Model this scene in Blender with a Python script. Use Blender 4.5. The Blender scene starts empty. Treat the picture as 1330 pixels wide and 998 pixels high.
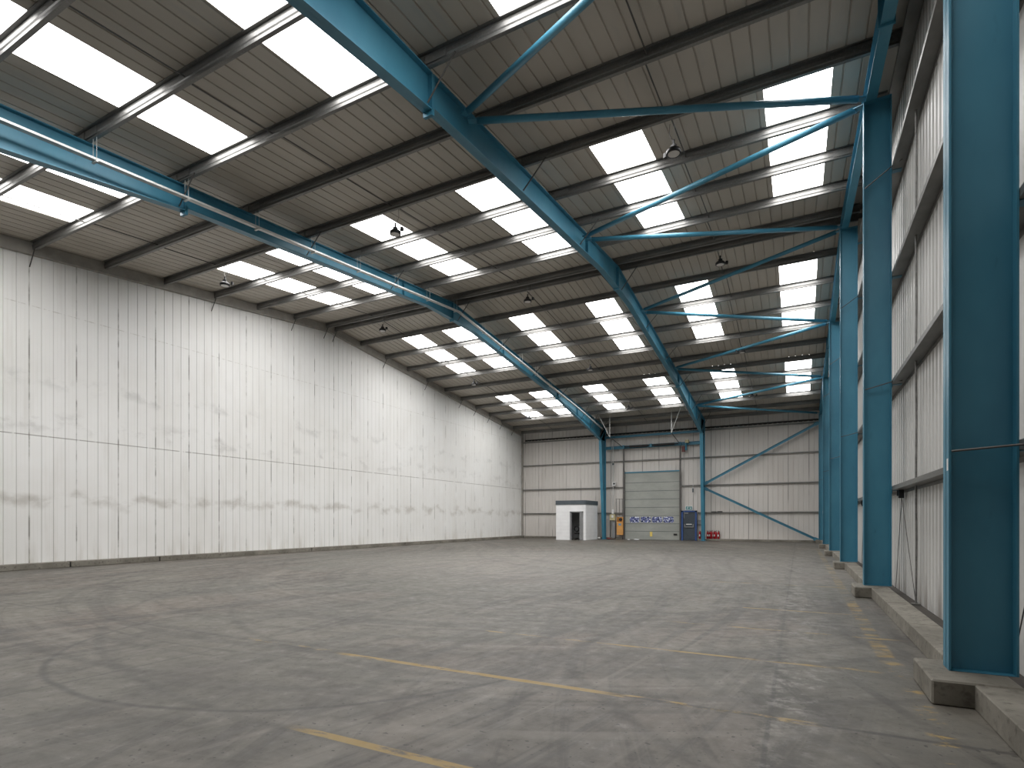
import bpy, math, random
from mathutils import Vector, Matrix
random.seed(7)
SC = bpy.context.scene
COL = SC.collection
R = math.radians

# ------------------------------------------------------------------ helpers
class MB:
    def __init__(s): s.v = []; s.f = []
    def quadgrid(s, rows):
        n = len(rows[0]); b = len(s.v)
        for r in rows: s.v += [tuple(p) for p in r]
        for i in range(len(rows) - 1):
            for j in range(n - 1):
                s.f.append((b + i*n + j, b + i*n + j + 1, b + (i+1)*n + j + 1, b + (i+1)*n + j))
        return s
    def box(s, a, b):
        x0, x1 = sorted((a[0], b[0])); y0, y1 = sorted((a[1], b[1])); z0, z1 = sorted((a[2], b[2]))
        k = len(s.v)
        s.v += [(x0,y0,z0),(x1,y0,z0),(x1,y1,z0),(x0,y1,z0),(x0,y0,z1),(x1,y0,z1),(x1,y1,z1),(x0,y1,z1)]
        s.f += [(k,k+3,k+2,k+1),(k+4,k+5,k+6,k+7),(k,k+1,k+5,k+4),(k+1,k+2,k+6,k+5),(k+2,k+3,k+7,k+6),(k+3,k,k+4,k+7)]
        return s
    def hexa(s, p):                       # 8 corners: bottom ring 0-3, top ring 4-7
        k = len(s.v); s.v += [tuple(q) for q in p]
        s.f += [(k,k+3,k+2,k+1),(k+4,k+5,k+6,k+7),(k,k+1,k+5,k+4),(k+1,k+2,k+6,k+5),(k+2,k+3,k+7,k+6),(k+3,k,k+4,k+7)]
        return s
    def prism(s, prof, p0, p1, side, up):  # closed 2D profile (a*side + b*up) swept straight
        p0, p1, side, up = map(Vector, (p0, p1, side, up)); n = len(prof); k = len(s.v)
        for p in (p0, p1):
            for a, b in prof: s.v.append(tuple(p + side*a + up*b))
        for i in range(n):
            j = (i+1) % n; s.f.append((k+i, k+j, k+n+j, k+n+i))
        s.f.append(tuple(k+i for i in reversed(range(n)))); s.f.append(tuple(k+n+i for i in range(n)))
        return s
    def tube(s, pts, r, n=8, closed=False):
        pts = [Vector(p) for p in pts]; k = len(s.v); m = len(pts)
        for i, p in enumerate(pts):
            if closed: d = pts[(i+1) % m] - pts[i-1]
            else: d = pts[min(i+1, m-1)] - pts[max(i-1, 0)]
            d.normalize()
            a = Vector((0,0,1)) if abs(d.z) < .9 else Vector((1,0,0))
            u = d.cross(a).normalized(); w = d.cross(u)
            for j in range(n):
                t = 2*math.pi*j/n; s.v.append(tuple(p + u*(r*math.cos(t)) + w*(r*math.sin(t))))
        for i in range(m if closed else m-1):
            for j in range(n):
                q = (j+1) % n; i2 = (i+1) % m
                s.f.append((k+i*n+j, k+i*n+q, k+i2*n+q, k+i2*n+j))
        if not closed:
            s.f.append(tuple(k+j for j in reversed(range(n)))); s.f.append(tuple(k+(m-1)*n+j for j in range(n)))
        return s
    def lathe(s, prof, c, n=20):          # (r, z) profile about vertical axis at c
        k = len(s.v)
        for r, z in prof:
            for j in range(n):
                t = 2*math.pi*j/n; s.v.append((c[0]+r*math.cos(t), c[1]+r*math.sin(t), c[2]+z))
        for i in range(len(prof)-1):
            for j in range(n):
                q = (j+1) % n; s.f.append((k+i*n+j, k+i*n+q, k+(i+1)*n+q, k+(i+1)*n+j))
        s.f.append(tuple(k+j for j in reversed(range(n)))); s.f.append(tuple(k+(len(prof)-1)*n+j for j in range(n)))
        return s
    def poly(s, pts, d):                  # planar polygon extruded by vector d
        k = len(s.v); n = len(pts); d = Vector(d)
        s.v += [tuple(p) for p in pts] + [tuple(Vector(p)+d) for p in pts]
        for i in range(n): j = (i+1) % n; s.f.append((k+i, k+j, k+n+j, k+n+i))
        s.f.append(tuple(k+i for i in reversed(range(n)))); s.f.append(tuple(k+n+i for i in range(n)))
        return s
    def build(s, name, mat, parent=None, smooth=False, bevel=0):
        me = bpy.data.meshes.new(name)
        off = parent.location if parent is not None else Vector((0,0,0))
        if parent is not None and parent.parent is not None: off = off + parent.parent.location
        me.from_pydata([tuple(Vector(p) - off) for p in s.v], [], s.f); me.update()
        import bmesh
        bm = bmesh.new(); bm.from_mesh(me); bmesh.ops.recalc_face_normals(bm, faces=bm.faces)
        if bevel: bmesh.ops.bevel(bm, geom=[e for e in bm.edges if e.is_manifold and e.calc_face_angle(0) > .6], offset=bevel, segments=1, affect='EDGES')
        bm.to_mesh(me); bm.free()
        if smooth:
            for p in me.polygons: p.use_smooth = len(p.vertices) == 4
        me.materials.append(mat)
        o = bpy.data.objects.new(name, me); COL.objects.link(o)
        if parent is not None: o.parent = parent
        return o

def tag(o, label, cat, group=None, kind=None):
    o['label'] = label
    if cat: o['category'] = cat
    if group: o['group'] = group
    if kind: o['kind'] = kind
    return o
def thing(name, label, cat, loc, group=None):
    o = bpy.data.objects.new(name, None); COL.objects.link(o); o.location = loc; o.empty_display_size = .2
    return tag(o, label, cat, group)
def struct(o, label=None):
    o['kind'] = 'structure'
    if label: o['label'] = label
    return o
def at_origin(o, loc):                   # put a mesh object's origin at loc
    loc = Vector(loc)
    o.data.transform(Matrix.Translation(-loc)); o.location = loc
    return o
ORD = ['nearest', 'second nearest', 'third nearest', 'fourth nearest', 'fifth nearest', 'sixth nearest', 'seventh nearest', 'eighth nearest']
NTH = ['first','second','third','fourth','fifth','sixth','seventh','eighth','ninth','tenth','eleventh','twelfth']

# ------------------------------------------------------------------ materials
class E:                                  # expression wrapper over shader math nodes
    def __init__(s, nt, sock): s.nt = nt; s.k = sock
    def op(s, o, *a):
        n = s.nt.nodes.new('ShaderNodeMath'); n.operation = o
        for i, x in enumerate((s,) + a):
            if isinstance(x, E): s.nt.links.new(x.k, n.inputs[i])
            else: n.inputs[i].default_value = x
        return E(s.nt, n.outputs[0])
    def __add__(s, o): return s.op('ADD', o)
    def __sub__(s, o): return s.op('SUBTRACT', o)
    def __mul__(s, o): return s.op('MULTIPLY', o)
    def __truediv__(s, o): return s.op('DIVIDE', o)
    def rsub(s, c): return (s * -1.0) + c
    def abs(s): return s.op('ABSOLUTE')
    def gt(s, c): return s.op('GREATER_THAN', c)
    def lt(s, c): return s.op('LESS_THAN', c)
    def max(s, c): return s.op('MAXIMUM', c)
    def min(s, c): return s.op('MINIMUM', c)
    def pp(s, p, sc=1.0): return s.op('PINGPONG', p)
    def ss(s, a, b):
        n = s.nt.nodes.new('ShaderNodeMapRange'); n.interpolation_type = 'SMOOTHSTEP'
        s.nt.links.new(s.k, n.inputs[0]); n.inputs[1].default_value = a; n.inputs[2].default_value = b
        return E(s.nt, n.outputs[0])
class Mat:
    def __init__(s, name, rough=.6, metal=0., spec=.5):
        s.m = bpy.data.materials.new(name); s.m.use_nodes = True; s.nt = s.m.node_tree
        s.b = s.nt.nodes['Principled BSDF']; s.b.inputs['Roughness'].default_value = rough
        s.b.inputs['Metallic'].default_value = metal; s.b.inputs['Specular IOR Level'].default_value = spec
        s.geo = s.nt.nodes.new('ShaderNodeNewGeometry')
        s.xyz = s.nt.nodes.new('ShaderNodeSeparateXYZ'); s.nt.links.new(s.geo.outputs['Position'], s.xyz.inputs[0])
        s.X, s.Y, s.Z = (E(s.nt, s.xyz.outputs[i]) for i in range(3))
    def noise(s, scale, stretch=(1,1,1), detail=4, rough=.6, off=0, dist=0):
        mp = s.nt.nodes.new('ShaderNodeMapping'); s.nt.links.new(s.geo.outputs['Position'], mp.inputs[0])
        mp.inputs['Scale'].default_value = stretch; mp.inputs['Location'].default_value = (off, off*1.7, off*.6)
        n = s.nt.nodes.new('ShaderNodeTexNoise'); s.nt.links.new(mp.outputs[0], n.inputs['Vector'])
        n.inputs['Scale'].default_value = scale; n.inputs['Detail'].default_value = detail
        n.inputs['Roughness'].default_value = rough; n.inputs['Distortion'].default_value = dist
        return E(s.nt, n.outputs[0])
    def mix(s, fac, a, b):
        n = s.nt.nodes.new('ShaderNodeMix'); n.data_type = 'RGBA'
        for i, x in ((0, fac), (6, a), (7, b)):
            if isinstance(x, E): s.nt.links.new(x.k, n.inputs[i])
            elif i == 0: n.inputs[0].default_value = x
            else: n.inputs[i].default_value = tuple(x) + (1,) if len(x) == 3 else x
        return E(s.nt, n.outputs[2])
    def color(s, c):
        if isinstance(c, E): s.nt.links.new(c.k, s.b.inputs['Base Color'])
        else: s.b.inputs['Base Color'].default_value = tuple(c) + (1,)
    def rough(s, e): s.nt.links.new(e.k, s.b.inputs['Roughness'])
    def bump(s, e, strength=.3, dist=.01):
        n = s.nt.nodes.new('ShaderNodeBump'); n.inputs['Strength'].default_value = strength; n.inputs['Distance'].default_value = dist
        s.nt.links.new(e.k, n.inputs['Height']); s.nt.links.new(n.outputs[0], s.b.inputs['Normal'])
def srgb(*c): return tuple(((x/255)/12.92 if x/255 <= .04045 else ((x/255+.055)/1.055)**2.4) for x in c)
def plain(name, c, rough=.6, metal=0., var=.12, scale=3.):
    m = Mat(name, rough, metal); n = m.noise(scale)
    m.color(m.mix(n.ss(.3,.7), [x*(1-var) for x in c], [min(1, x*(1+var)) for x in c])); return m.m

M = {}
# blue paint, slightly dusty
m = Mat('blue_paint', .42); n = m.noise(1.3, (1,1,.5)); n2 = m.noise(9., (1,1,.3), off=3)
c = m.mix(n.ss(.3,.7), (.038,.178,.268), (.056,.228,.325)); c = m.mix(n2.ss(.62,.8)*.35, c, (.02,.09,.13)); m.color(c); M['blue'] = m.m
# galvanised steel
m = Mat('galvanised_steel', .5, .5); n = m.noise(2.5, (.35,3,3)); n2 = m.noise(30, detail=2)
c = m.mix(n.ss(.3,.7), (.15,.147,.14), (.24,.235,.225)); c = m.mix(n2.ss(.5,.8)*.3, c, (.42,.42,.42)); m.color(c); M['galv'] = m.m
# grey primed rail steel on the walls
m = Mat('rail_steel', .45, .4); n = m.noise(2., (1,.5,3)); m.color(m.mix(n.ss(.3,.7), (.13,.128,.12), (.22,.215,.2))); M['rail'] = m.m
M['rod'] = plain('rod_steel', (.10,.095,.09), .5, .5)
M['wire'] = plain('pale_wire', (.55,.55,.53), .5, .3)
M['tray'] = plain('white_tray_metal', (.62,.62,.60), .4, .2)
M['black'] = plain('black_metal', (.012,.012,.013), .45)
M['lens'] = plain('lamp_lens', (.62,.6,.58), .3)
M['dark_grey'] = plain('charcoal_cladding', srgb(78,86,92), .5)
M['frame_grey'] = plain('grey_door_frame', srgb(135,136,137), .5)
M['orange'] = plain('orange_cabinet', srgb(206,150,84), .55)
M['cream'] = plain('cream_box', srgb(190,180,140), .5)
M['red'] = plain('red_extinguisher', srgb(165,22,34), .35)
M['white'] = plain('white_plastic', (.75,.75,.74), .45, var=.03)
M['navy'] = plain('navy_door_frame', srgb(44,74,128), .45)
M['door_slate'] = plain('slate_door', srgb(58,66,74), .45)
M['yellow'] = plain('yellow_label', srgb(225,200,110), .5)
M['blue_label'] = plain('blue_label', srgb(90,140,170), .5)
M['green'] = plain('sign_teal', srgb(20,120,120), .45, var=.02)
M['paper'] = plain('paper_litter', (.8,.8,.82), .6)
M['trim'] = plain('beige_trim', (.33,.31,.28), .6)
# rooflight: daylight comes through it
m = bpy.data.materials.new('rooflight_daylight'); m.use_nodes = True; nt = m.node_tree
for n_ in list(nt.nodes): nt.nodes.remove(n_)
out = nt.nodes.new('ShaderNodeOutputMaterial'); em = nt.nodes.new('ShaderNodeEmission')
em.inputs[0].default_value = (1.0, .992, .98, 1); em.inputs[1].default_value = 7.0
nt.links.new(em.outputs[0], out.inputs[0]); M['sky'] = m

# roof liner
m = Mat('roof_liner', .55); n = m.noise(.5, (1.2,.35,1)); n2 = m.noise(2.5, (2.,.25,1), off=5); sh = E(m.nt, m.X.k)
c = m.mix(n.ss(.35,.65), (.40,.367,.316), (.475,.437,.382)); c = m.mix(n2.ss(.55,.75)*.35, c, (.33,.33,.325)); m.color(c); M['roof'] = m.m
# white liner wall (left)
m = Mat('white_liner_wall', .55)
v = m.noise(.35, (1,1,1), off=2); fine = m.noise(3., (1,1,.12), detail=6, off=4); blot = m.noise(1.1, (1,1,1.6), detail=6, off=9)
c = m.mix(v.ss(.3,.7), (.83,.815,.79), (.89,.88,.865)); c = m.mix(fine.ss(.5,.8)*.28, c, (.60,.57,.52))
# every fourth joint collects dirt, in broken streaks
j = ((m.Y - 7.08) + 108.).op('PINGPONG', .54)
st = m.noise(1.4, (1,1.,.9), detail=5, off=11)
c = m.mix(j.ss(.028,.004) * st.ss(.44,.62) * .75, c, (.16,.135,.11))
j2 = ((m.Y - 7.08) + 108.).op('PINGPONG', .135)
c = m.mix(j2.ss(.010,.003)*.35, c, (.32,.29,.26))
j3 = ((m.Y - 7.08) + 108.).op('PINGPONG', .045)
c = m.mix(j3.ss(.008,.002)*fine.ss(.35,.6)*.16, c, (.45,.42,.38))
def band(z0, w): return ((m.Z - z0).abs()).ss(w, 0.)
c = m.mix(band(3.56,.022)*m.noise(4.,(0,1,0),off=1).ss(.30,.45)*.75, c, (.17,.145,.12))
c = m.mix(band(7.0,.02)*m.noise(5.,(0,1,0),off=6).ss(.42,.6)*.45, c, (.30,.26,.2))
c = m.mix(((m.Z-3.95).abs()).ss(.55,0.)*blot.ss(.5,.68)*.42, c, (.42,.40,.38))
wob = (m.noise(.9,(1,1,1.),detail=4,off=8)-.5)*1.1
c = m.mix((((m.Z-1.85)-wob).abs()).ss(.28,0.)*blot.ss(.40,.62)*.55, c, (.42,.385,.34))
c = m.mix((((m.Z-5.1)-wob).abs()).ss(.30,0.)*blot.ss(.48,.66)*.40, c, (.44,.43,.41))
c = m.mix(m.Z.ss(.9,.15)*fine.ss(.45,.7)*.35, c, (.45,.40,.33))
m.color(c); M['wall_white'] = m.m
# far wall liner
m = Mat('far_wall_liner', .55); n = m.noise(.4, (1,1,.3)); f_ = m.noise(5., (1,1,.06), detail=5, off=4)
c = m.mix(n.ss(.3,.7), (.60,.565,.53), (.68,.645,.61)); c = m.mix(f_.ss(.5,.75)*.35, c, (.44,.40,.36))
j = ((m.X - .53) + 108.).op('PINGPONG', .54); c = m.mix(j.ss(.03,.006)*m.noise(1.2,(1,1,.2),off=3).ss(.42,.55)*.6, c, (.12,.10,.09)); m.color(c); M['far'] = m.m
M['front'] = plain('dark_end_wall', (.16,.155,.145), .6)
# right wall cladding
m = Mat('grey_box_cladding', .42); n = m.noise(.5, (1,1,.3)); f_ = m.noise(4., (1,1.2,.1), detail=5, off=4)
c = m.mix(n.ss(.3,.7), (.52,.51,.49), (.60,.59,.57)); c = m.mix(f_.ss(.5,.75)*.4, c, (.36,.345,.33))
c = m.mix(m.Z.ss(.8,.1)*f_.ss(.5,.68)*.55, c, (.18,.15,.12)); m.color(c); M['clad'] = m.m
# concrete kerb
m = Mat('kerb_concrete', .85); n = m.noise(1.5); n2 = m.noise(14, detail=6, off=2)
c = m.mix(n.ss(.3,.7), (.145,.132,.108), (.25,.232,.195)); c = m.mix(n2.ss(.50,.72)*.7, c, (.065,.057,.045)); m.color(c); m.bump(n2, .4, .01); M['kerb'] = m.m
M['joint'] = plain('dark_joint', (.03,.028,.025), .9)
M['dirt'] = plain('dark_dirt', (.05,.043,.036), .95)
# kiosk block
m = Mat('white_blockwork', .6); n = m.noise(2.)
c = m.mix(n.ss(.3,.7), (.86,.86,.865), (.92,.92,.925))
zz = m.Z.op('PINGPONG', .1125); c = m.mix(zz.ss(.012,.003)*.30, c, (.5,.5,.52)); m.color(c); M['block'] = m.m
# sectional door
m = Mat('grey_door_panel', .5); n = m.noise(1., (1,1,2)); m.color(m.mix(n.ss(.3,.7), srgb(146,149,143), srgb(158,160,154))); M['panel'] = m.m
# vision panel: scratched pane with foliage and sky behind
m = Mat('vision_pane', .25); n = m.noise(16, detail=3, rough=.7); n2 = m.noise(11, detail=2, off=4)
c = m.mix(n.ss(.42,.56), (.02,.03,.07), (.16,.18,.42)); c = m.mix(n2.ss(.54,.62), c, (.85,.9,.98)); m.color(c); M['pane'] = m.m

# floor ------------------------------------------------------------
m = Mat('worn_concrete_floor', .62)
X, Y = m.X, m.Y
big = m.noise(.16, detail=3, off=1); mid = m.noise(.8, detail=5, off=5); fin = m.noise(7., detail=8, rough=.7, off=2)
strk = m.noise(1.1, (.25,1.6,1), detail=6, off=7, dist=.4); strk2 = m.noise(1.5, (2.2,.16,1), detail=5, off=3)
spk = m.noise(24., detail=1, off=8)
tint = m.noise(.33, detail=3, off=31)
c = m.mix(big.ss(.35,.65), (.104,.099,.081), (.148,.133,.109))
c = m.mix(tint.ss(.48,.62)*.6, c, (.136,.106,.086))
c = m.mix(mid.ss(.38,.7)*.6, c, (.080,.075,.064)); c = m.mix(strk.ss(.5,.72)*.30, c, (.21,.19,.165))
c = m.mix(strk2.ss(.5,.70)*.45, c, (.068,.062,.054)); c = m.mix(fin.ss(.5,.75)*.55, c, (.062,.057,.049)); c = m.mix(fin.ss(.43,.25)*.45, c, (.24,.225,.20))
def rings(cx, cy, scale, off, stretch):
    d = ((X-cx)*(X-cx) + (Y-cy)*(Y-cy)).op('SQRT')
    cb = m.nt.nodes.new('ShaderNodeCombineXYZ'); m.nt.links.new((d*scale).k, cb.inputs[0]); m.nt.links.new((Y*stretch).k, cb.inputs[1]); cb.inputs[2].default_value = off
    n = m.nt.nodes.new('ShaderNodeTexNoise'); m.nt.links.new(cb.outputs[0], n.inputs['Vector']); n.inputs['Scale'].default_value = 1.; n.inputs['Detail'].default_value = 5; n.inputs['Roughness'].default_value = .65
    return E(m.nt, n.outputs[0])
r1, r2, r3 = rings(-34.,10.,3.2,1.3,.10), rings(22.,12.,3.0,5.1,.10), rings(-6.,13.,2.6,8.7,.16)
m1, m2, m3 = tint.ss(.40,.56), mid.ss(.35,.6), big.ss(.36,.55)
c = m.mix(r1.ss(.51,.60)*m1*.70, c, (.050,.044,.038)); c = m.mix(r2.ss(.52,.60)*m2*.65, c, (.052,.045,.039)); c = m.mix(r3.ss(.51,.60)*m3*.60, c, (.055,.049,.042))
c = m.mix(r1.ss(.46,.36)*m2*.35, c, (.23,.21,.18)); c = m.mix(r3.ss(.46,.36)*m1*.3, c, (.23,.21,.18))
c = m.mix(spk.ss(.70,.73)*.8, c, (.03,.026,.022))
def blob(x, y, rx, ry): return (((X-x)/rx)*((X-x)/rx) + ((Y-y)/ry)*((Y-y)/ry)).ss(1., .05)
c = m.mix(blob(-3.9,3.0,1.3,.5)*mid.ss(.3,.6)*.5, c, (.075,.062,.054)); c = m.mix(blob(-3.7,3.35,.30,.14)*.6, c, (.06,.05,.045))
c = m.mix(blob(-3.2,3.25,.9,.10)*fin.ss(.4,.6)*.6, c, (.07,.06,.05))
c = m.mix(blob(-6.,16.,9.,8.)*.30, c, (.27,.25,.228))
wn = m.noise(.9, detail=2, off=13)
def arc(cx, cy, r, w, s, y0=-9, y1=99, x0=-99, x1=99):
    d = ((X-cx)*(X-cx) + (Y-cy)*(Y-cy)).op('SQRT')
    k = ((d - r) - (wn-.5)*.12).abs().ss(w, 0.) * s
    if y0 > -9: k = k * Y.ss(y0-.6, y0+.6)
    if y1 < 99: k = k * Y.ss(y1+.6, y1-.6)
    if x0 > -99: k = k * X.ss(x0-.6, x0+.6)
    if x1 < 99: k = k * X.ss(x1+.6, x1-.6)
    return k
acc = None
arcs = [(-4.7,4.9,2.75,.05,.7,-9,4.6),(-4.7,5.1,2.45,.10,.25,-9,4.2),
        (-3.0,11.,8.6,.10,.42,2.,9.),(-3.0,11.,7.2,.10,.35,3.,9.),(-6.,13.,9.0,.16,.35,3.5,11),(-6.,13.,7.2,.14,.35,4.5,12),(-11.,9.,3.2,.12,.38,5,11),
        (-10.,15.,6.4,.16,.35,8,20),(-10.,15.,5.1,.16,.32,8,20),(-1.,24.,11.5,.18,.3,11,26),(-1.,24.,10.2,.18,.3,11,26),
        (-14.,26.,10.,.18,.32,15,34,-12),(-14.,26.,8.6,.18,.3,16,34,-12),(-8.,26.,5.6,.2,.32,19,31),(-8.,26.,7.2,.2,.3,19,31),
        (6.,10.,9.5,.10,.35,2,16),(6.,10.,8.6,.10,.3,2,16),(14.,6.,16.,.12,.35,1.5,14),(14.,6.,17.2,.12,.3,1.5,14),(20.,20.,22.,.16,.3,6,34),(20.,20.,23.4,.16,.3,6,34),
        (-30.,14.,26.5,.16,.3,4,30),(-30.,14.,24.9,.16,.28,4,30)]
for a in arcs:
    k = arc(*a); acc = k if acc is None else acc.max(k)
c = m.mix(acc*strk.ss(.15,.48)*1.15, c, (.042,.037,.033))
# pale wheel-polished arcs
acc = None
for a in [(-5.,14.,8.2,.5,.3,4.5,13),(-12.,22.,8.,.5,.32,13,31),(-2.,20.,7.,.5,.3,12,27),(10.,12.,13.,.4,.25,2,26)]:
    k = arc(*a); acc = k if acc is None else acc.max(k)
c = m.mix(acc*strk.ss(.3,.6)*.35, c, (.25,.23,.20))
# slab joints
jl = None
for y0, xa, xb in ((4.0,-18,18),(7.82,-18,18),(11.2,-18,18),(15.1,-18,18),(19.,-18,18),(23.,-18,18),(27.,-18,18),(31.,-18,18)):
    k = ((Y-y0)-(wn-.5)*.02).abs().ss(.032,.010); jl = k if jl is None else jl.max(k)
for x0 in (-.17,-5.2,-10.2,-15.2):
    k = ((X-x0)-(fin-.5)*.05).abs().ss(.022,.006); jl = jl.max(k)
c = m.mix(jl*mid.ss(.25,.55)*.75, c, (.045,.04,.036))
dust = ((X+.17)-(mid-.5)*.35).abs().ss(.16,0.); c = m.mix(dust*fin.ss(.42,.58)*.65, c, (.05,.046,.04)); dust2 = ((X+.05)-(mid-.5)*.6).abs().ss(.34,.05); c = m.mix(dust2*fin.ss(.50,.38)*mid.ss(.42,.6)*.6, c, (.27,.25,.225))
# worn yellow paint
yl = None
wear = m.noise(3.2, (.8,2.2,1), detail=6, rough=.7, off=21)
def ynoise(lo, hi): return wear.ss(lo, hi)
def dash(y0, xa, xb, w=.035, lo=.36, hi=.46): return (Y-y0).abs().ss(w+.006, w-.006) * X.ss(xa-.15, xa+.15) * X.ss(xb+.15, xb-.15) * ynoise(lo, hi)
for a in ((2.44,-2.75,-1.35,.035,.36,.5),(4.0,-3.95,-1.25,.035,.34,.48),(4.0,-1.25,.05,.04,.48,.58),(4.03,-5.3,-3.9,.03,.5,.62),(5.6,-1.75,.2,.028,.36,.5),(5.6,-3.7,-1.8,.028,.48,.6),(5.62,.1,1.0,.03,.46,.6),
          (7.2,-1.6,.9,.028,.46,.58),(8.85,-1.1,.85,.03,.42,.54),(12.3,-1.8,.7,.03,.46,.58)):
    k = dash(*a); yl = k if yl is None else yl.max(k)
k = ((X-.73)-(fin-.5)*.04).abs().ss(.09,.05) * Y.ss(5.9,6.4) * Y.ss(11.,10.) * ynoise(.45,.60)*.8; yl = yl.max(k)
k = (X-.73).abs().ss(.085,.06) * Y.ss(11.,12.) * Y.ss(30.,24.) * ynoise(.48,.58) * .6; yl = yl.max(k)
k = (X-.76).abs().ss(.09,.03) * Y.ss(3.2,3.8) * Y.ss(6.3,5.9) * ynoise(.54,.60); yl = yl.max(k)
c = m.mix(yl*.75, c, (.36,.235,.055))
m.color(c); m.rough(fin.ss(.2,.8)*.22 + .40); m.bump(fin, .25, .006); M['floor'] = m.m

# ------------------------------------------------------------------ dimensions
XL, XR = -18.1, 1.57          # white wall, right cladding
YF, YN = 36.34, -1.24         # far wall, wall behind the camera
YR = 17.55                    # ridge
SL = .106
def zp(y): return 9.55 - SL*abs(y-YR)          # underside of purlins = top of rafters
def zs(y): return 9.75 - SL*abs(y-YR)          # roof sheet
NEAR = [17.3,15.6,13.9,12.2,10.5,8.8,7.1,5.4,3.7,2.0,.3,-.95]
FAR  = [17.8,19.4,21.1,22.8,24.5,26.2,27.9,29.6,31.3,33.0,34.7,36.0]
RLX = [-15.93,-13.73,-10.46,-7.17,-3.86,-.57]; RLW = 1.09
RLY = [(2.0,7.1),(10.5,15.6),(19.4,24.5),(27.9,33.0)]

# ------------------------------------------------------------------ room shell
o = MB().box((XL-.3,YN-.3,-.3),(XR+.3,YF+.3,0)).build('floor', M['floor']); struct(o, 'worn grey concrete warehouse floor with tyre marks and faded yellow lines')

def groove_profile(a, b, pitch, start, w, d, big_every=0):
    pts = [(a, 0.)]; k = math.ceil((a-start)/pitch)
    while start + k*pitch < b - w:
        c_ = start + k*pitch
        if c_ - w > a + .001:
            dd = d*1.0; pts += [(c_-w, 0.), (c_-w*.35, dd), (c_+w*.35, dd), (c_+w, 0.)]
        k += 1
    return pts + [(b, 0.)]
def prof_depth(pts, x):
    for (x0,d0),(x1,d1) in zip(pts, pts[1:]):
        if x0 <= x <= x1: return d0 + (d1-d0)*(x-x0)/max(1e-9, x1-x0)
    return 0.
# left wall
prof = groove_profile(YN, YF, .27, 7.08-27*.27, .012, .016)
mb = MB()
mb.quadgrid([[(XL - d, y, z) for y, d in prof] for z in (0., 11.)])
mb.quadgrid([[(XL - .14, y, z) for y in (YN, YF)] for z in (0., 11.)])
struct(mb.build('wall_left', M['wall_white']), 'tall white liner panel wall with vertical joints and dirt streaks')
# far wall
prof = groove_profile(XL-.2, XR+.2, .27, .53-27*1.08, .014, .018)
mb = MB(); mb.quadgrid([[(x, YF + .12 + d, z) for x, d in prof] for z in (0., 8.2)])
mb.quadgrid([[(x, YF + .28, z) for x in (XL-.2, XR+.2)] for z in (0., 8.2)])
struct(mb.build('wall_back', M['far']), 'pale ribbed far wall around the loading door')
# right wall: box-rib cladding
mb = MB(); pts = []; y = YN - .2
while y < YF + .3:
    pts += [(y, 0), (y+.10, 0), (y+.125, .035), (y+.185, .035)]; y += .21
mb.quadgrid([[(XR + d, y, z) for y, d in pts] for z in (0., 11.)])
mb.quadgrid([[(XR + .14, y, z) for y in (YN-.2, YF+.3)] for z in (0., 11.)])
struct(mb.build('wall_right', M['clad']), 'grey box-rib cladding of the right wall behind the columns')
# wall behind the camera
prof = groove_profile(XL-.2, XR+.2, .27, .53-27*1.08, .014, .018)
mb = MB(); mb.quadgrid([[(x, YN - d, z) for x, d in prof] for z in (0., 8.2)])
mb.quadgrid([[(x, YN - .15, z) for x in (XL-.2, XR+.2)] for z in (0., 8.2)])
struct(mb.build('wall_front', M['front']))

# ceiling with holes for the rooflights
prof = groove_profile(XL-.1, XR+.1, .2725, RLX[2]-.03-60*.2725, .016, -.022)
edges = sorted({round(x, 4) for x, _ in prof} | {round(a, 4) for a in RLX} | {round(a+RLW, 4) for a in RLX})
def pd(x): return prof_depth(prof, x)
ys = sorted({YN-.3, YR, YF+.3} | {y for a in RLY for y in a})
mb = MB(); idx = {}
for i, y in enumerate(ys):
    for j_, x in enumerate(edges):
        idx[i, j_] = len(mb.v); mb.v.append((x, y, zs(y) - pd(x)))
for i in range(len(ys)-1):
    yc = (ys[i]+ys[i+1])/2
    for j_ in range(len(edges)-1):
        xc = (edges[j_]+edges[j_+1])/2
        if any(a < yc < b for a, b in RLY) and any(a < xc < a+RLW for a in RLX): continue
        mb.f.append((idx[i,j_], idx[i,j_+1], idx[i+1,j_+1], idx[i+1,j_]))
struct(mb.build('ceiling', M['roof']), 'brown-grey profiled metal roof sheets seen from below')
mb = MB()
for ya, yb in ((YN-.3,YR),(YR,YF+.3)):
    mb.hexa([(XL-.2,ya,zs(ya)+.12),(XR+.2,ya,zs(ya)+.12),(XR+.2,yb,zs(yb)+.12),(XL-.2,yb,zs(yb)+.12),(XL-.2,ya,zs(ya)+.2),(XR+.2,ya,zs(ya)+.2),(XR+.2,yb,zs(yb)+.2),(XL-.2,yb,zs(yb)+.2)])
struct(mb.build('ceiling', M['roof']), 'outer roof skin above the liner')
n_ = 0
rown = ['nearest row','second row, before the ridge','third row, just past the ridge','farthest row']
coln = ['beside the white left wall','second strip from the white left wall','just right of the left blue frame','just left of the right blue frame','just right of the right blue frame','closest to the right wall columns']
for ri, (ya, yb) in enumerate(RLY):
    for ci, xa in enumerate(RLX):
        n_ += 1; mb = MB()
        xs = [xa, xa+.02] + [x for x in edges if xa+.02 < x < xa+RLW-.02] + [xa+RLW-.02, xa+RLW]
        mb.quadgrid([[(x, y, zs(y) - pd(x) + .002) for x in xs] for y in (ya, yb)])
        o = mb.build('window_%d' % n_, M['sky']); at_origin(o, (xa+RLW/2, (ya+yb)/2, zs((ya+yb)/2)))
        struct(o, 'bright translucent rooflight, %s, %s' % (rown[ri], coln[ci]))

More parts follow.
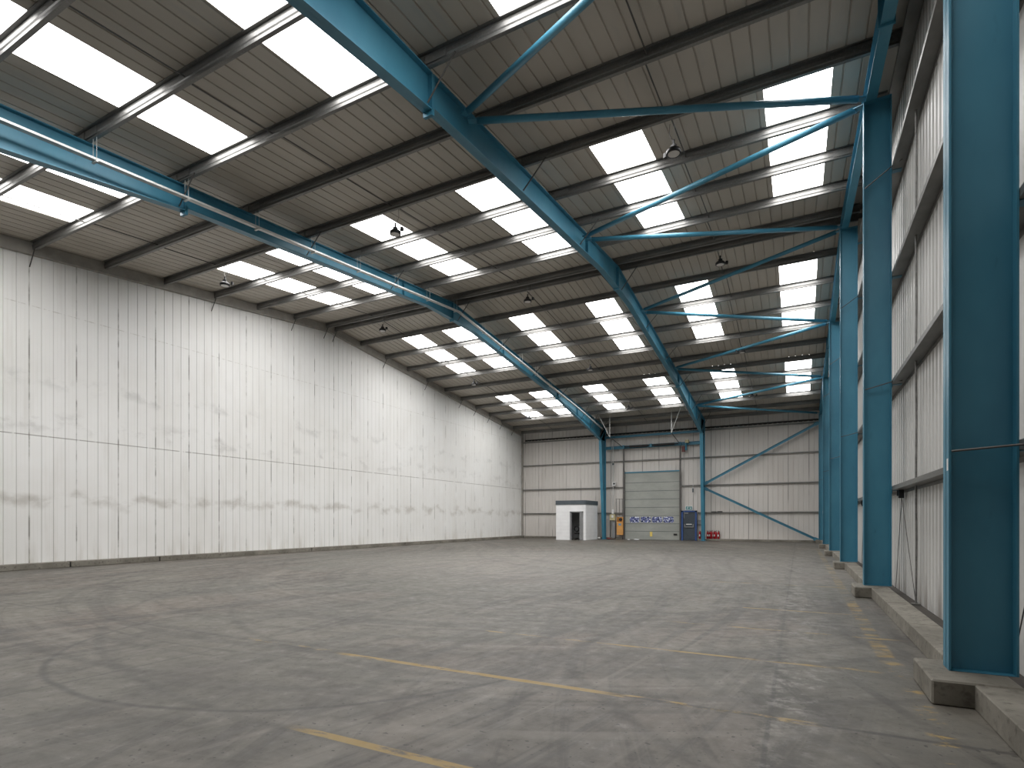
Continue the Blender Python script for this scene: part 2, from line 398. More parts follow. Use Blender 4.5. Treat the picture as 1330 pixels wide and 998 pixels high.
# trims: edge rail under the roof along the white wall, corner and eaves closers
mb = MB()
for ya, yb in ((YN,YR),(YR,YF)):
    z0, z1 = zp(ya)-.12, zp(yb)-.12
    mb.hexa([(XL-.01,ya,z0),(XL+.14,ya,z0),(XL+.14,yb,z1),(XL-.01,yb,z1),(XL-.01,ya,z0+.31),(XL+.14,ya,z0+.31),(XL+.14,yb,z1+.31),(XL-.01,yb,z1+.31)])
struct(mb.build('trim_1', M['trim']), 'beige edge rail between white wall and roof')
mb = MB().box((XL-.02,YF-.02,0),(XL+.10,YF+.13,7.6)); struct(mb.build('trim_2', M['trim']), 'corner post trim between left wall and far wall')

# kerbs
mb = MB(); ya = YN
for yj in (7.9, 10.3, 16.4, 22.5, 28.6, YF):
    mb.box((XL+.002, ya+.02, 0), (XL+.27, yj-.02, .155)); ya = yj
struct(mb.build('baseboard_left', M['kerb'], bevel=.008), 'low concrete kerb along the foot of the white wall')
mb = MB()
for yj in (7.9,10.3,16.4,22.5,28.6): mb.box((XL+.01, yj-.02, 0), (XL+.235, yj+.02, .135))
struct(mb.build('trim_3', M['joint']))
CY = [5.14+.09, 11.19+.09, 17.23+.09, 23.28+.09, 29.30+.09, 35.35+.09]
mb = MB()
ya = YN + .02
jo = MB()
for c_ in CY:
    a_, b_ = ya, c_-.38
    if b_-a_ > .5:
        n3 = max(1, round((b_-a_)/1.7)); stp = (b_-a_)/n3
        for q in range(n3):
            mb.box((1.07, a_+q*stp+(.008 if q else 0), 0), (1.34, a_+(q+1)*stp-(.008 if q<n3-1 else 0), .168))
            if q: jo.box((1.08, a_+q*stp-.008, 0), (1.33, a_+q*stp+.008, .16))
    ya = c_+.35
mb.box((1.07, ya, 0), (1.34, YF+.1, .168))
struct(mb.build('baseboard_right', M['kerb'], bevel=.006), 'concrete kerb running between the column pads')
struct(jo.build('trim_4', M['joint']))
mb = MB().box((1.345, YN, 0), (XR-.002, YF+.1, .07)); struct(mb.build('trim_5', M['dirt']), 'dark debris strip behind the right kerb')
mb = MB().box((XL+.3,YF-.06,0),(-10.5,YF+.118,.13)).box((-5.67,YF-.17,0),(1.05,YF+.118,.12)).box((-11.2,YF-.1,0),(-10.5,YF+.118,.09))
struct(mb.build('baseboard_back', M['kerb'], bevel=.006), 'low concrete kerb along the foot of the far wall')

# ------------------------------------------------------------------ purlins
def purlin(y, slope, k):
    z = zp(y); h = .20; w = .065; t = .006
    sg = 1
    prof = [(0,0),(w,0),(w,.018),(w-t,.018),(w-t,t),(t,t),(t,.05),(-.012+t,.068),(-.012+t,.132),(t,.15),(t,h),(-w+t,h),(-w+t,h-.018),(-w+2*t,h-.018),(-w+2*t,h-t),(0,h-t),(0,.15),(-.012,.132),(-.012,.068),(0,.05)]
    where = ('ridge' if k == 0 else NTH[k] + ' from the ridge')
    th_ = thing('roof_purlin', 'grey galvanised roof purlin, %s, on the %s slope' % (where if k else 'first at the ridge', slope), 'roof beam', (XL+.15, y, z), 'galvanised purlins under the roof sheets')
    MB().prism(prof, (XL+.145,y,z), (XR-.12,y,z), (0,1,0), (0,0,1)).build('rail', M['galv'], th_)
    for xc in (-11.69,-5.28,1.12):
        MB().box((xc-.45,y-.021,z+.03),(xc+.45,y-.013,z+.17)).build('sleeve', M['galv'], th_)
        MB().box((xc-.05,y-.032,z-.004),(xc+.05,y-.022,z+.16)).build('cleat', M['rail'], th_)
for k, y in enumerate(NEAR): purlin(y, 'near', k)
for k, y in enumerate(FAR[:-1]): purlin(y, 'far', k)
mb = MB().prism([(0,0),(.07,0),(.07,.006),(.006,.006),(.006,.2),(.07,.2),(.07,.206),(0,.206)], (XL+.145,36.02,zp(36.02)-.02), (XR-.12,36.02,zp(36.02)-.02), (0,1,0), (0,0,1))
o = mb.build('eaves_beam', M['galv']); at_origin(o, (XL+.2,36.02,zp(36.))); tag(o, 'grey eaves beam where roof meets the far wall', 'roof beam')

# sag rods through the purlins
for X0, nm in ((-15.35,'left bay beside the white wall'),(-8.70,'middle bay between the blue frames'),(-2.18,'right bay beside the gable columns')):
    for L_, sl in ((NEAR,'near'),(FAR,'far')):
        t = thing('sag_rod', 'thin dark sag rod crossing the purlins, %s slope, %s' % (sl, nm), 'tie rod', (X0, L_[0], zp(L_[0])+.1), 'thin tie rods across the roof')
        for i in range(len(L_)-1):
            dx = .035*(1 if i % 2 else -1)
            a_, b_ = L_[i], L_[i+1]
            MB().tube([(X0+dx, a_, zp(a_)+.09), (X0+dx, b_, zp(b_)+.09)], .013, 6).build('rod', M['rod'], t)

# ------------------------------------------------------------------ portal frames
def portal(xc, label, side, hr):
    t = thing('portal_frame', label, 'steel frame', (xc, 35.8, 0), 'blue portal frames spanning the roof')
    fw = .09
    H0 = hr
    st = [(-1.1,1.05),(7.25,H0+.05),(7.27,H0),(16.0,H0),(17.55,H0+.15),(19.1,H0),(27.83,H0),(27.85,H0+.03),(35.15,1.07)]
    bot = [(y, zp(y)-h) for y, h in st]
    kn = (35.15, zp(35.15)-1.07)
    # rafter split: near haunch, rafter, far haunch
    def web(ys_, name):
        mb = MB()
        def b(y):
            for (y0,z0),(y1,z1) in zip(bot, bot[1:]):
                if y0 <= y <= y1: return z0+(z1-z0)*(y-y0)/max(1e-6,y1-y0)
            return bot[-1][1]
        for a_, c_ in zip(ys_, ys_[1:]):
            za, zc, ba, bc = zp(a_)-.004, zp(c_)-.004, b(a_), b(c_)
            mb.hexa([(xc-.006,a_,ba),(xc+.006,a_,ba),(xc+.006,c_,bc),(xc-.006,c_,bc),(xc-.006,a_,za),(xc+.006,a_,za),(xc+.006,c_,zc),(xc-.006,c_,zc)])
            for z0a, z0c, tt in ((za, zc, -.018), (ba, bc, .018)):
                mb.hexa([(xc-fw,a_,z0a),(xc+fw,a_,z0a),(xc+fw,c_,z0c),(xc-fw,c_,z0c),(xc-fw,a_,z0a+tt),(xc+fw,a_,z0a+tt),(xc+fw,c_,z0c+tt),(xc-fw,c_,z0c+tt)])
        return mb.build(name, M['blue'], t)
    web([-1.1,7.25], 'haunch'); web([7.27,16.0,17.55,19.1,27.83], 'rafter'); web([27.85,35.15,36.15], 'haunch')
    # end plates / stiffeners at the splices and the apex
    for y, hh in ((7.24,H0+.13),(7.275,H0+.13),(17.535,H0+.20),(17.57,H0+.20),(27.82,H0+.10),(27.86,H0+.10)):
        MB().box((xc-fw,y-.012,zp(y)-hh),(xc+fw,y+.012,zp(y)-.02)).build('splice_plate', M['blue'], t)
    for y in (14.6,21.6,30.8,33.2):
        hh = H0 if y < 27.8 else H0+.03+(1.04-H0)*(y-27.85)/7.3
        MB().box((xc-fw+.01,y-.006,zp(y)-hh+.02),(xc+fw-.01,y+.006,zp(y)-.02)).build('stiffener', M['blue'], t)
    # column: tapered, inner flange leans towards the knee
    mb = MB()
    yo = 36.18; yb = 35.86; zt = zp(yo); yk, zk = kn
    mb.hexa([(xc-.006,yb,0),(xc+.006,yb,0),(xc+.006,yo,0),(xc-.006,yo,0),(xc-.006,yk,zk),(xc+.006,yk,zk),(xc+.006,yo,zk),(xc-.006,yo,zk)])
    mb.box((xc-.006,yk,zk),(xc+.006,yo,zt-.05))
    mb.hexa([(xc-fw,yb,0),(xc+fw,yb,0),(xc+fw,yb+.02,0),(xc-fw,yb+.02,0),(xc-fw,yk,zk),(xc+fw,yk,zk),(xc+fw,yk+.02,zk),(xc-fw,yk+.02,zk)])
    mb.box((xc-fw,yo-.02,0),(xc+fw,yo,zt))
    mb.build('column', M['blue'], t)
    MB().hexa([(xc-fw,yk,zk-.01),(xc+fw,yk,zk-.01),(xc+fw,yo,zk-.01),(xc-fw,yo,zk-.01),(xc-fw,yk,zk+.01),(xc+fw,yk,zk+.01),(xc+fw,yo,zk+.01),(xc-fw,yo,zk+.01)]).build('stiffener', M['blue'], t)
    MB().hexa([(xc-fw,yk,zk),(xc+fw,yk,zk),(xc+fw,yk+.02,zk),(xc-fw,yk+.02,zk),(xc-fw,yo-.02,zt-.06),(xc+fw,yo-.02,zt-.06),(xc+fw,yo,zt-.06),(xc-fw,yo,zt-.06)]).build('stiffener', M['blue'], t)
    MB().box((xc-.17,35.74,0),(xc+.17,36.22,.02)).build('base_plate', M['blue'], t)
    # flange stays, alternate purlins, on both sides
    def bz(y):
        for (y0,z0),(y1,z1) in zip(bot, bot[1:]):
            if y0 <= y <= y1: return z0+(z1-z0)*(y-y0)/max(1e-6,y1-y0)
    for y in (3.7,7.1,10.5,13.9,17.8,21.1,24.5,27.9,31.3,33.0,34.7):
        for s_ in side:
            MB().tube([(xc+s_*.62, y-.01, zp(y)+.03), (xc+s_*.10, y-.01, bz(y)+.03)], .014, 6).build('stay', M['rod'], t)
    return t
portal(-11.69, 'left blue portal frame with cable tray alongside and far column by the white kiosk', (1,), .50)
portal(-5.28, 'right blue portal frame with tubular bracing and far column by the extinguishers', (1,-1), .55)

# knee stays from the purlins to the white wall
for i, y in enumerate([7.1,12.2,15.6,17.3,17.8,21.1,24.5,27.9,29.6,31.3,33.0,34.7]):
    o = MB().tube([(XL+.26, y, zp(y)), (XL+.02, y-.02, zp(y)-.44)], .014, 6).build('knee_stay', M['rod'])
    at_origin(o, (XL+.02, y-.02, zp(y)-.44)); tag(o, 'thin dark knee stay from purlin to white wall, %s from the camera' % (NTH+['thirteenth'])[i], 'brace rod', 'knee stays along the top of the white wall')

# ------------------------------------------------------------------ gable columns
GZ = [1.87, 3.66, 5.48, 7.28, 8.75]
YC = [-.9] + CY
DESC = ['nearest the camera, cropped by the top of the picture','second from the camera, its top meeting two brace tubes','third from the camera','fourth from the camera','fifth from the camera','in the far right corner, farthest of all']
for i, yc in enumerate(CY):
    ztop = zp(yc) - .42; zb = .18
    t = thing('gable_column', 'blue steel column on the right wall, ' + DESC[i], 'steel column', (1.19, yc, zb), 'blue columns along the right wall')
    mb = MB(); mb.box((.99,yc-.006,zb),(1.39,yc+.006,ztop)); mb.build('web', M['blue'], t)
    for xa in (.99, 1.376): MB().box((xa,yc-.09,zb),(xa+.014,yc+.09,ztop)).build('flange', M['blue'], t)
    MB().box((.99,yc-.09,ztop),(1.39,yc+.09,ztop+.014)).build('cap_plate', M['blue'], t)
    MB().box((.992,yc-.086,zb-.001),(1.388,yc+.086,zb+.003)).build('base_plate', M['blue'], t)
    for z in GZ:
        if z < ztop - .1:
            MB().box((1.39,yc-.055,z-.075),(1.54,yc+.055,z-.069)).box((1.39,yc-.055,z-.12),(1.402,yc+.055,z-.069)).build('cleat', M['blue'], t)
    for z in (1.83, 3.55, 5.3, 7.0):
        if z < ztop - .4 and ((i == 0 and z < 2) or (i == 1 and z in (3.55, 7.0)) or i > 1 and z in (3.55,7.0)):
            zg = min(GZ, key=lambda q: abs(q-z))
            MB().tube([(1.005, yc-.095, z-.02), (1.42, yc-.17, zg-.04), (1.50, yc-.32, zg-.075)], .009, 6).build('stay', M['rod'], t)
    if i == 0: MB().box((.9885,yc-.075,1.67),(.9899,yc-.03,1.76)).build('label_plate', M['white'], t)
    if i == 4: MB().box((.9885,yc-.05,1.6),(.9899,yc+.05,1.72)).build('label_plate', M['white'], t)
    # pad
    px0, px1, pya, pyb = (.83, 1.34, yc-.42, yc+.29)
    o = MB().box((px0,pya,0),(px1,pyb,.178)).build('concrete_pad', M['kerb'], bevel=.012); at_origin(o, ((px0+px1)/2,(pya+pyb)/2,0))
    tag(o, 'concrete pad block under the blue column ' + DESC[i].split(',')[0], 'concrete block', 'concrete pads under the columns')

# gable rafter over the columns
t = thing('gable_rafter', 'blue sloping beam resting on the right wall columns', 'steel beam', (1.10, YR, zp(YR)-.4))
for ya, yb in ((YN,YR),(YR,36.2)):
    mb = MB()
    a_, c_ = ya, yb
    for x0, x1, za, zb_ in ((1.095,1.105,-.40,0.),(1.02,1.18,-.405,-.39),(1.02,1.18,-.015,0.)):
        mb.hexa([(x0,a_,zp(a_)+za),(x1,a_,zp(a_)+za),(x1,c_,zp(c_)+za),(x0,c_,zp(c_)+za),(x0,a_,zp(a_)+zb_),(x1,a_,zp(a_)+zb_),(x1,c_,zp(c_)+zb_),(x0,c_,zp(c_)+zb_)])
    mb.build('beam', M['blue'], t)
for yj in (9.3, 25.8): MB().box((.99,yj-.012,zp(yj)-.44),(1.20,yj+.012,zp(yj)-.0)).build('splice_plate', M['blue'], t)

# roof brace tubes
nodes = [(-5.20, y) for y in (8.17,14.2,20.3,26.35,32.3)]
q = 0
for k, (nx, ny) in enumerate(nodes):
    for j_ in (k, k+1):
        gy = CY[j_]
        zn = zp(ny) - .25; zg = zp(gy) - .36
        p0 = Vector((nx+.10, ny + (-.10 if j_ == k else .10), zn)); p1 = Vector((.985, gy + (.10 if j_ == k else -.10), zg))
        d = (p1-p0).normalized()
        t = thing('brace_tube', 'blue round brace tube from %s joint on right frame to %s column' % (ORD[k], ORD[j_]), 'brace tube', tuple(p0), 'round blue brace tubes in the right bay')
        MB().tube([p0 + d*.10, p1 - d*.10], .058, 14).build('tube', M['blue'], t, smooth=True)
        for pa, pb in ((p0-d*.06, p0+d*.13),(p1+d*.05, p1-d*.13)):
            s_ = d.cross(Vector((0,0,1))).normalized(); 
            MB().prism([(-.06,-.008),(.06,-.008),(.06,.008),(-.06,.008)], pa, pb, s_, Vector((0,0,1))).build('end_plate', M['blue'], t)
# short stubs between columns heads and cladding (tie struts)
# far wall braces
for (a_, b_, lab) in (((-5.20,35.98,3.55),(.99,35.98,6.85),'upper blue diagonal brace on the far wall rising to the right corner'),((-5.20,35.98,3.27),(.97,35.98,.14),'lower blue diagonal brace on the far wall falling to the right corner')):
    a_, b_ = Vector(a_), Vector(b_); d = (b_-a_).normalized(); up = Vector((0,1,0)).cross(d)
    t = thing('wall_brace', lab, 'steel brace', tuple(a_), 'diagonal braces on the far wall')
    MB().prism([(-.02,-.07),(.06,-.07),(.06,.07),(.045,.07),(.045,-.055),(-.02,-.055)], a_, b_, (0,1,0), up).build('bar', M['blue'], t)
    MB().prism([(-.012,-.10),(.0,-.10),(.0,.10),(-.012,.10)], a_-d*.02, a_+d*.22, (0,1,0), up).build('gusset', M['blue'], t)
    MB().prism([(-.012,-.10),(.0,-.10),(.0,.10),(-.012,.10)], b_-d*.22, b_+d*.02, (0,1,0), up).build('gusset', M['blue'], t)

# ------------------------------------------------------------------ wall rails
zg = [(-.0,-.0)]
for k, z in enumerate(GZ):
    if z > 8.4: y0, y1 = 8.5, 26.5
    else: y0, y1 = YN, YF+.08
    prof = [(0,0),(.014,0),(.014,-.055),(.30,-.055),(.30,-.11),(.308,-.11),(.308,-.047),(.0,-.047)]
    prof = [(0,.0),(.008,.0),(.008,-.062),(.295,-.062),(.295,-.12),(.303,-.12),(.303,-.054),(.0,-.07)]
    prof = [(0,0),(.006,0),(.006,-.062),(.176,-.062),(.176,-.115),(.170,-.115),(.170,-.068),(0,-.068)]
    o = MB().prism(prof, (1.393,y0,z), (1.393,y1,z), (1,0,0), (0,0,1)).build('wall_rail', M['rail']); at_origin(o, (1.45,0 if z<8.4 else 17,z))
    tag(o, 'grey horizontal steel rail on the right wall, %s' % ['lowest, just above the kerb','second from the floor','third from the floor','fourth from the floor','highest, under the roof slope'][k], 'wall rail', 'horizontal rails behind the right wall columns')
FG = [(1.79,XL+.12,-10.42,'lowest, left of the loading door behind the kiosk'),(3.52,XL+.12,-10.42,'middle height, left of the loading door'),(5.28,XL+.12,1.3,'upper, running the full width over the loading door'),
      (1.79,-5.66,1.3,'lowest, right of the dark door'),(3.52,-6.64,1.3,'middle height, right of the loading door'),(6.98,XL+.12,1.3,'topmost, just under the roof')]
for z, xa, xb, lab in FG:
    o = MB().prism([(0,0),(-.006,0),(-.006,-.06),(-.10,-.06),(-.10,-.0),(-.106,0),(-.106,-.066),(0,-.066)], (xa,YF+.105,z), (xb,YF+.105,z), (0,1,0), (0,0,1)).build('wall_rail', M['rail']); at_origin(o, ((xa+xb)/2,YF+.05,z))
    tag(o, 'grey horizontal rail on the far wall, ' + lab, 'wall rail', 'horizontal rails on the far wall')
mb = MB(); xx = XL+.3
prof = []
o = MB()
pts = [(1.2,YF+.02,7.15),(xx,YF+.02,7.15)]
while xx < 1.1: pts += [(xx,YF+.02,7.05),(xx+.15,YF+.02,7.05),(xx+.18,YF+.02,7.07),(xx+.24,YF+.02,7.07)]; xx += .27
pts.append((1.2,YF+.02,7.10)); o.poly(pts, (0,.09,0))
o = o.build('foam_closer', M['joint']); at_origin(o, (-8,YF+.05,7.06)); tag(o, 'dark toothed foam strip closing the top of the far wall', 'closer strip')
# vertical struts / sag bars on the right wall
for i, (ya, lab) in enumerate(((9.75,'between the nearest and second columns'),(14.3,'between the second and third columns'))):
    t = thing('wall_sag_rod', 'pale vertical rod tying the right wall rails, ' + lab, 'tie rod', (1.50, ya, 0.04), 'vertical rods on the right wall')
    zz_ = [.09] + [g for g in GZ[:4]]
    for a_, b_ in zip(zz_, zz_[1:]):
        MB().tube([(1.50,ya,a_), (1.50+.01,ya+.03,(a_+b_)/2), (1.50,ya,b_-.07)], .014, 8).build('rod', M['galv'] , t)
    MB().box((1.44,ya-.05,.07),(1.55,ya+.05,.095)).build('foot', M['rail'], t)
for i, (y0, lab) in enumerate(((11.0,'just before the second column'),(17.0,'just before the third column'),(4.9,'beyond the nearest column'))):
    t = thing('bracing_wire', 'thin dark wires hanging from a black rail clamp, ' + lab, 'wire', (1.5, y0, 1.79), 'wire pairs under the lowest right wall rail')
    MB().box((1.46,y0-.03,1.66),(1.53,y0+.05,1.795)).box((1.45,y0+.08,1.70),(1.52,y0+.13,1.79)).build('clamp', M['black'], t)
    MB().tube([(1.5,y0,1.68),(1.55,y0-.9,.08)], .005, 5).build('wire', M['rod'], t)
    MB().tube([(1.5,y0,1.68),(1.55,y0+1.0,.08)], .005, 5).build('wire', M['rod'], t)

# ------------------------------------------------------------------ lamps
rows = [('right bay', [(-2.15,10.93),(-2.12,17.82),(-2.11,24.95),(-2.14,31.1)]), ('middle bay between the blue frames', [(-8.87,10.8),(-8.58,17.72),(-8.69,24.7),(-8.66,31.2)]), ('left bay beside the white wall', [(-15.39,10.8),(-15.2,17.70),(-15.03,24.6),(-15.0,31.2)])]
lampproto = None
def make_lamp():
    t = thing('high_bay_lamp', '', 'ceiling lamp', (0,0,0), 'round black high-bay lamps')
    MB().lathe([(.03,.07),(.10,.07),(.15,.045),(.175,.02),(.175,-.035),(.145,-.045),(.145,-.03)], (0,0,0), 24).build('housing', M['black'], t, smooth=True)
    MB().lathe([(.137,-.034),(.137,-.040)], (0,0,0), 24).build('lens', M['lens'], t)
    MB().box((-.06,-.05,.07),(.06,.05,.14)).box((-.02,-.02,.14),(.02,.02,.24)).build('driver_box', M['black'], t)
    MB().tube([(.15,0,.0),(.24,0,.03)], .012, 6).box((.22,-.04,.0),(.30,.04,.09)).build('sensor', M['black'], t)
    MB().tube([(0,0,.24),(-.03,0,.62)], .004, 5).build('chain', M['wire'], t)
    MB().tube([(.04,0,.2),(.10,.05,.40),(.12,0,.60)], .005, 5).build('cable', M['black'], t)
    return t
proto = make_lamp()
first = True
for nm, lxy in rows:
    for k, (lx, ly) in enumerate(lxy):
        z = zs(ly) - .62
        if first: r_ = proto; first = False
        else:
            r_ = proto.copy(); COL.objects.link(r_)
            for ch in proto.children:
                c2 = ch.copy(); COL.objects.link(c2); c2.parent = r_
        r_.scale = (.8,.8,1); r_.location = (lx, ly, z); r_.rotation_euler = (0,0,random.choice([0,.6,2.6,3.1]))
        r_['label'] = 'round black high-bay lamp in the %s, %s of its row' % (nm, ['nearest','second','third','farthest'][k])

# ------------------------------------------------------------------ cable tray along the left frame
t = thing('cable_tray', 'white galvanised cable tray running beside the left blue frame on paired wires', 'cable tray', (-11.38, YR, zp(YR)-.42))
def ztray(y): return zp(y) - .42 if y < 30 else zp(y)-.42-.02*(y-30)
pl = [-1.0, YR, 30., 34.6]
for a_, c_ in zip(pl, pl[1:]):
    mb = MB()
    for x0, x1, h0, h1 in ((-11.43,-11.33,0,.006),(-11.43,-11.424,0,.045),(-11.336,-11.33,0,.045)):
        mb.hexa([(x0,a_,ztray(a_)+h0),(x1,a_,ztray(a_)+h0),(x1,c_,ztray(c_)+h0),(x0,c_,ztray(c_)+h0),(x0,a_,ztray(a_)+h1),(x1,a_,ztray(a_)+h1),(x1,c_,ztray(c_)+h1),(x0,c_,ztray(c_)+h1)])
    mb.build('tray', M['tray'], t)
    MB().tube([(-11.38,a_,ztray(a_)+.03),(-11.38,c_,ztray(c_)+.03)], .017, 6).build('cable', M['wire'], t)
for y in NEAR[:-1]+FAR[1:-1]:
    mb = MB()
    mb.tube([(-11.44,y+.02,zp(y)+.02),(-11.44,y+.02,ztray(y)-.02)], .0045, 5); mb.tube([(-11.32,y+.02,zp(y)+.02),(-11.32,y+.02,ztray(y)-.02)], .0045, 5)
    mb.box((-11.46,y,ztray(y)-.03),(-11.30,y+.04,ztray(y)-.012))
    mb.build('hanger', M['tray'], t)
# conduit down to the control box
t = thing('conduit', 'pale vertical cable conduit dropping from the roof to the door control box', 'conduit', (-11.1, 36.2, 1.7))
MB().tube([(-11.12,36.2,6.7),(-11.12,36.2,1.78)], .022, 8).build('pipe', M['wire'], t)
MB().tube([(-11.22,36.2,6.6),(-11.22,36.2,4.9)], .012, 6).build('pipe', M['wire'], t)
MB().box((-11.17,36.15,5.0),(-11.07,36.25,5.12)).build('junction_box', M['dark_grey'], t)
MB().box((-11.19,36.12,1.72),(-11.05,36.22,2.0)).build('gland_box', M['white'], t)

# ------------------------------------------------------------------ loading door
DX0, DX1, DZ = -10.33, -6.75, 4.42
t = thing('door_1', 'grey sectional loading door with a strip of four windows', None, (-8.54, 36.2, 0)); t['kind'] = 'structure'; 
seams = [0,.55,1.05,1.58,2.12,2.66,3.20,3.76,4.42]
for i, (a_, b_) in enumerate(zip(seams, seams[1:])):
    mb = MB().box((DX0,36.28,a_+.012),(DX1,36.33,b_-.012)).box((DX0,36.30,a_-.001),(DX1,36.34,b_+.001))
    o = mb.build('door_section', M['panel'], t)
    MB().box((DX0,36.292,a_-.010),(DX1,36.299,a_+.012)).build('section_joint', M['dark_grey'], t)
for k in range(4):
    x0 = -10.0 + k*.735; x1 = x0+.66
    pts = []
    for cx_, cz_, a0 in ((x1-.10,1.41,0),(x0+.10,1.41,90),(x0+.10,1.23,180),(x1-.10,1.23,270)):
        for s_ in range(5):
            an = R(a0+s_*22.5); pts.append((cx_+.10*math.cos(an), 36.277, cz_+.10*math.sin(an)))
    f_ = MB().poly(pts, (0,.012,0)).build('vision_panel', M['pane'], t)
MB().box((-8.66,36.262,.22),(-8.50,36.279,.52)).build('notice', M['yellow'], t)
MB().box((-7.14,36.25,.31),(-6.92,36.279,.42)).build('handle', M['black'], t)
MB().box((DX0-.02,36.24,DZ),(DX1+.02,36.31,DZ+.075)).build('top_seal', M['blue'], t)
for x_, mt in ((DX0-.09,'rod'),(DX1,'rod')):
    MB().box((x_,36.12,0),(x_+.09,36.2,6.12)).box((x_+.01,36.2,0),(x_+.08,36.30,4.6)).build('track', M[mt], t)
MB().tube([(DX0-.1,36.02,6.16),(DX1+.1,36.02,6.16)], .035, 8).build('shaft', M['black'], t)
for xa, xb in ((-9.95,-8.75),(-8.35,-7.05)): MB().tube([(xa,36.02,6.16),(xb,36.02,6.16)], .075, 12).build('spring', M['black'], t)
for x_ in (DX0-.04,-8.55,DX1+.04): MB().box((x_-.07,35.98,6.04),(x_+.07,36.2,6.26)).build('bracket', M['blue'], t)
# motor
t2 = thing('door_motor', 'dark red and blue door motor at the top right of the loading door', 'motor', (-6.5,36.1,5.6))
MB().box((-6.58,36.0,5.62),(-6.40,36.18,5.95)).build('gearbox', plain('maroon', (.13,.04,.035)), t2)
MB().tube([(-6.34,36.08,5.72),(-6.34,36.08,6.2)], .07, 10).build('motor_body', M['blue'], t2)
MB().box((-6.38,35.98,6.18),(-6.16,36.16,6.36)).build('cover', M['cream'], t2)
MB().tube([(-6.45,36.06,5.62),(-6.44,36.06,1.4)], .006, 5).build('chain', M['wire'], t2)
for z, y, hgt, lab in ((6.78,36.05,.14,'upper blue beam joining the two frames above the loading door'),(6.06,36.22,.20,'blue beam right behind the loading door spring shaft')):
    o = MB().prism([(-.05,0),(.05,0),(.05,.012),(.006,.012),(.006,hgt-.012),(.05,hgt-.012),(.05,hgt),(-.05,hgt),(-.05,hgt-.012),(-.006,hgt-.012),(-.006,.012),(-.05,.012)],
        (-11.66,y,z),(-5.30,y,z),(0,1,0),(0,0,1)).build('steel_beam', M['blue']); at_origin(o, (-8.5,y,z)); tag(o, lab, 'steel beam')
# horizontal door tracks hung from the roof
for x_, lab in ((DX0-.05,'left'),(DX1+.05,'right')):
    t3 = thing('door_track_hanger', 'pale rods and dark track arm holding up the %s side of the door rails' % lab, 'hanger', (x_,35.2,6.9), 'track hangers above the loading door')
    xn = -10.63 if lab == 'left' else -6.80
    MB().tube([(x_,36.1,6.12),(xn,33.9,6.55)], .025, 6).build('track_arm', M['rod'], t3)
    MB().tube([(xn,33.9,6.55),(xn,33.9,zp(33.95)+.1)], .02, 6).build('rod', M['tray'], t3)
    MB().tube([(xn,33.9,6.55),(xn+(.6 if lab=='right' else -.6),33.5,zp(33.5)+.05)], .02, 6).build('rod', M['tray'], t3)

# ------------------------------------------------------------------ personnel door
t = thing('door_2', 'dark slate exit door in a navy frame', None, (-6.2, 36.2, 0)); t['kind'] = 'structure'
MB().box((-6.64,36.14,0),(-6.53,36.32,1.89)).box((-5.80,36.14,0),(-5.69,36.32,1.89)).box((-6.64,36.14,1.80),(-5.69,36.32,1.89)).build('door_frame', M['navy'], t)
MB().box((-6.53,36.20,.02),(-5.80,36.26,1.80)).build('door_leaf', M['door_slate'], t)
MB().box((-6.42,36.13,.83),(-5.92,36.17,.875)).box((-6.44,36.13,.83),(-6.40,36.2,1.04)).box((-5.93,36.13,.83),(-5.89,36.2,1.04)).build('panic_bar', M['frame_grey'], t)
MB().box((-6.34,36.18,1.0),(-6.0,36.2,1.05)).build('push_plate', M['white'], t)
MB().box((-6.43,36.14,1.70),(-6.22,36.2,1.76)).build('door_closer', M['frame_grey'], t)
# exit sign: running man, arrow, EXIT
t = thing('exit_sign', 'teal running man exit sign with arrow above the dark door', 'sign', (-6.2,36.4,1.95))
MB().box((-6.43,36.36,1.92),(-5.98,36.40,2.18)).build('board', M['white'], t)
sx, sz, sy = -6.39, 1.955, 36.352
def gl(mb, x0, z0, x1, z1): mb.box((sx+x0,sy,sz+z0),(sx+x1,sy+.009,sz+z1))
man = MB(); gl(man,.0,.0,.19,.20); gl(man,.205,.0,.375,.20)
man.build('pictogram_panel', M['green'], t)
mb = MB()
sy -= .004
mb.tube([(sx+.11,sy,sz+.168),(sx+.11,sy+.004,sz+.168)], .02, 10)
def limb(pts, w):
    for (xa,za),(xb,zb) in zip(pts, pts[1:]):
        d = Vector((xb-xa,0,zb-za)).normalized(); up = Vector((0,1,0)).cross(d)
        mb.prism([(0,-w),(.006,-w),(.006,w),(0,w)], (sx+xa,sy,sz+za), (sx+xb,sy,sz+zb), (0,1,0), up)
limb([(.10,.145),(.085,.085)], .016); limb([(.085,.085),(.12,.06),(.105,.015)], .009); limb([(.085,.085),(.07,.05),(.03,.045)], .009); limb([(.10,.135),(.14,.11),(.165,.125)], .007); limb([(.10,.135),(.065,.125),(.05,.095)], .007)
mb.build('running_man', M['white'], t)
sy += .004
mb = MB(); 
def bx2(x0,z0,x1,z1): mb.box((sx+x0,sy,sz+z0),(sx+x1,sy+.006,sz+z1))
# downward arrow
sy -= .004; bx2(.275,.08,.305,.18); mb.poly([(sx+.235,sy,sz+.095),(sx+.29,sy,sz+.02),(sx+.345,sy,sz+.095)], (0,.006,0))
mb.build('arrow', M['white'], t)


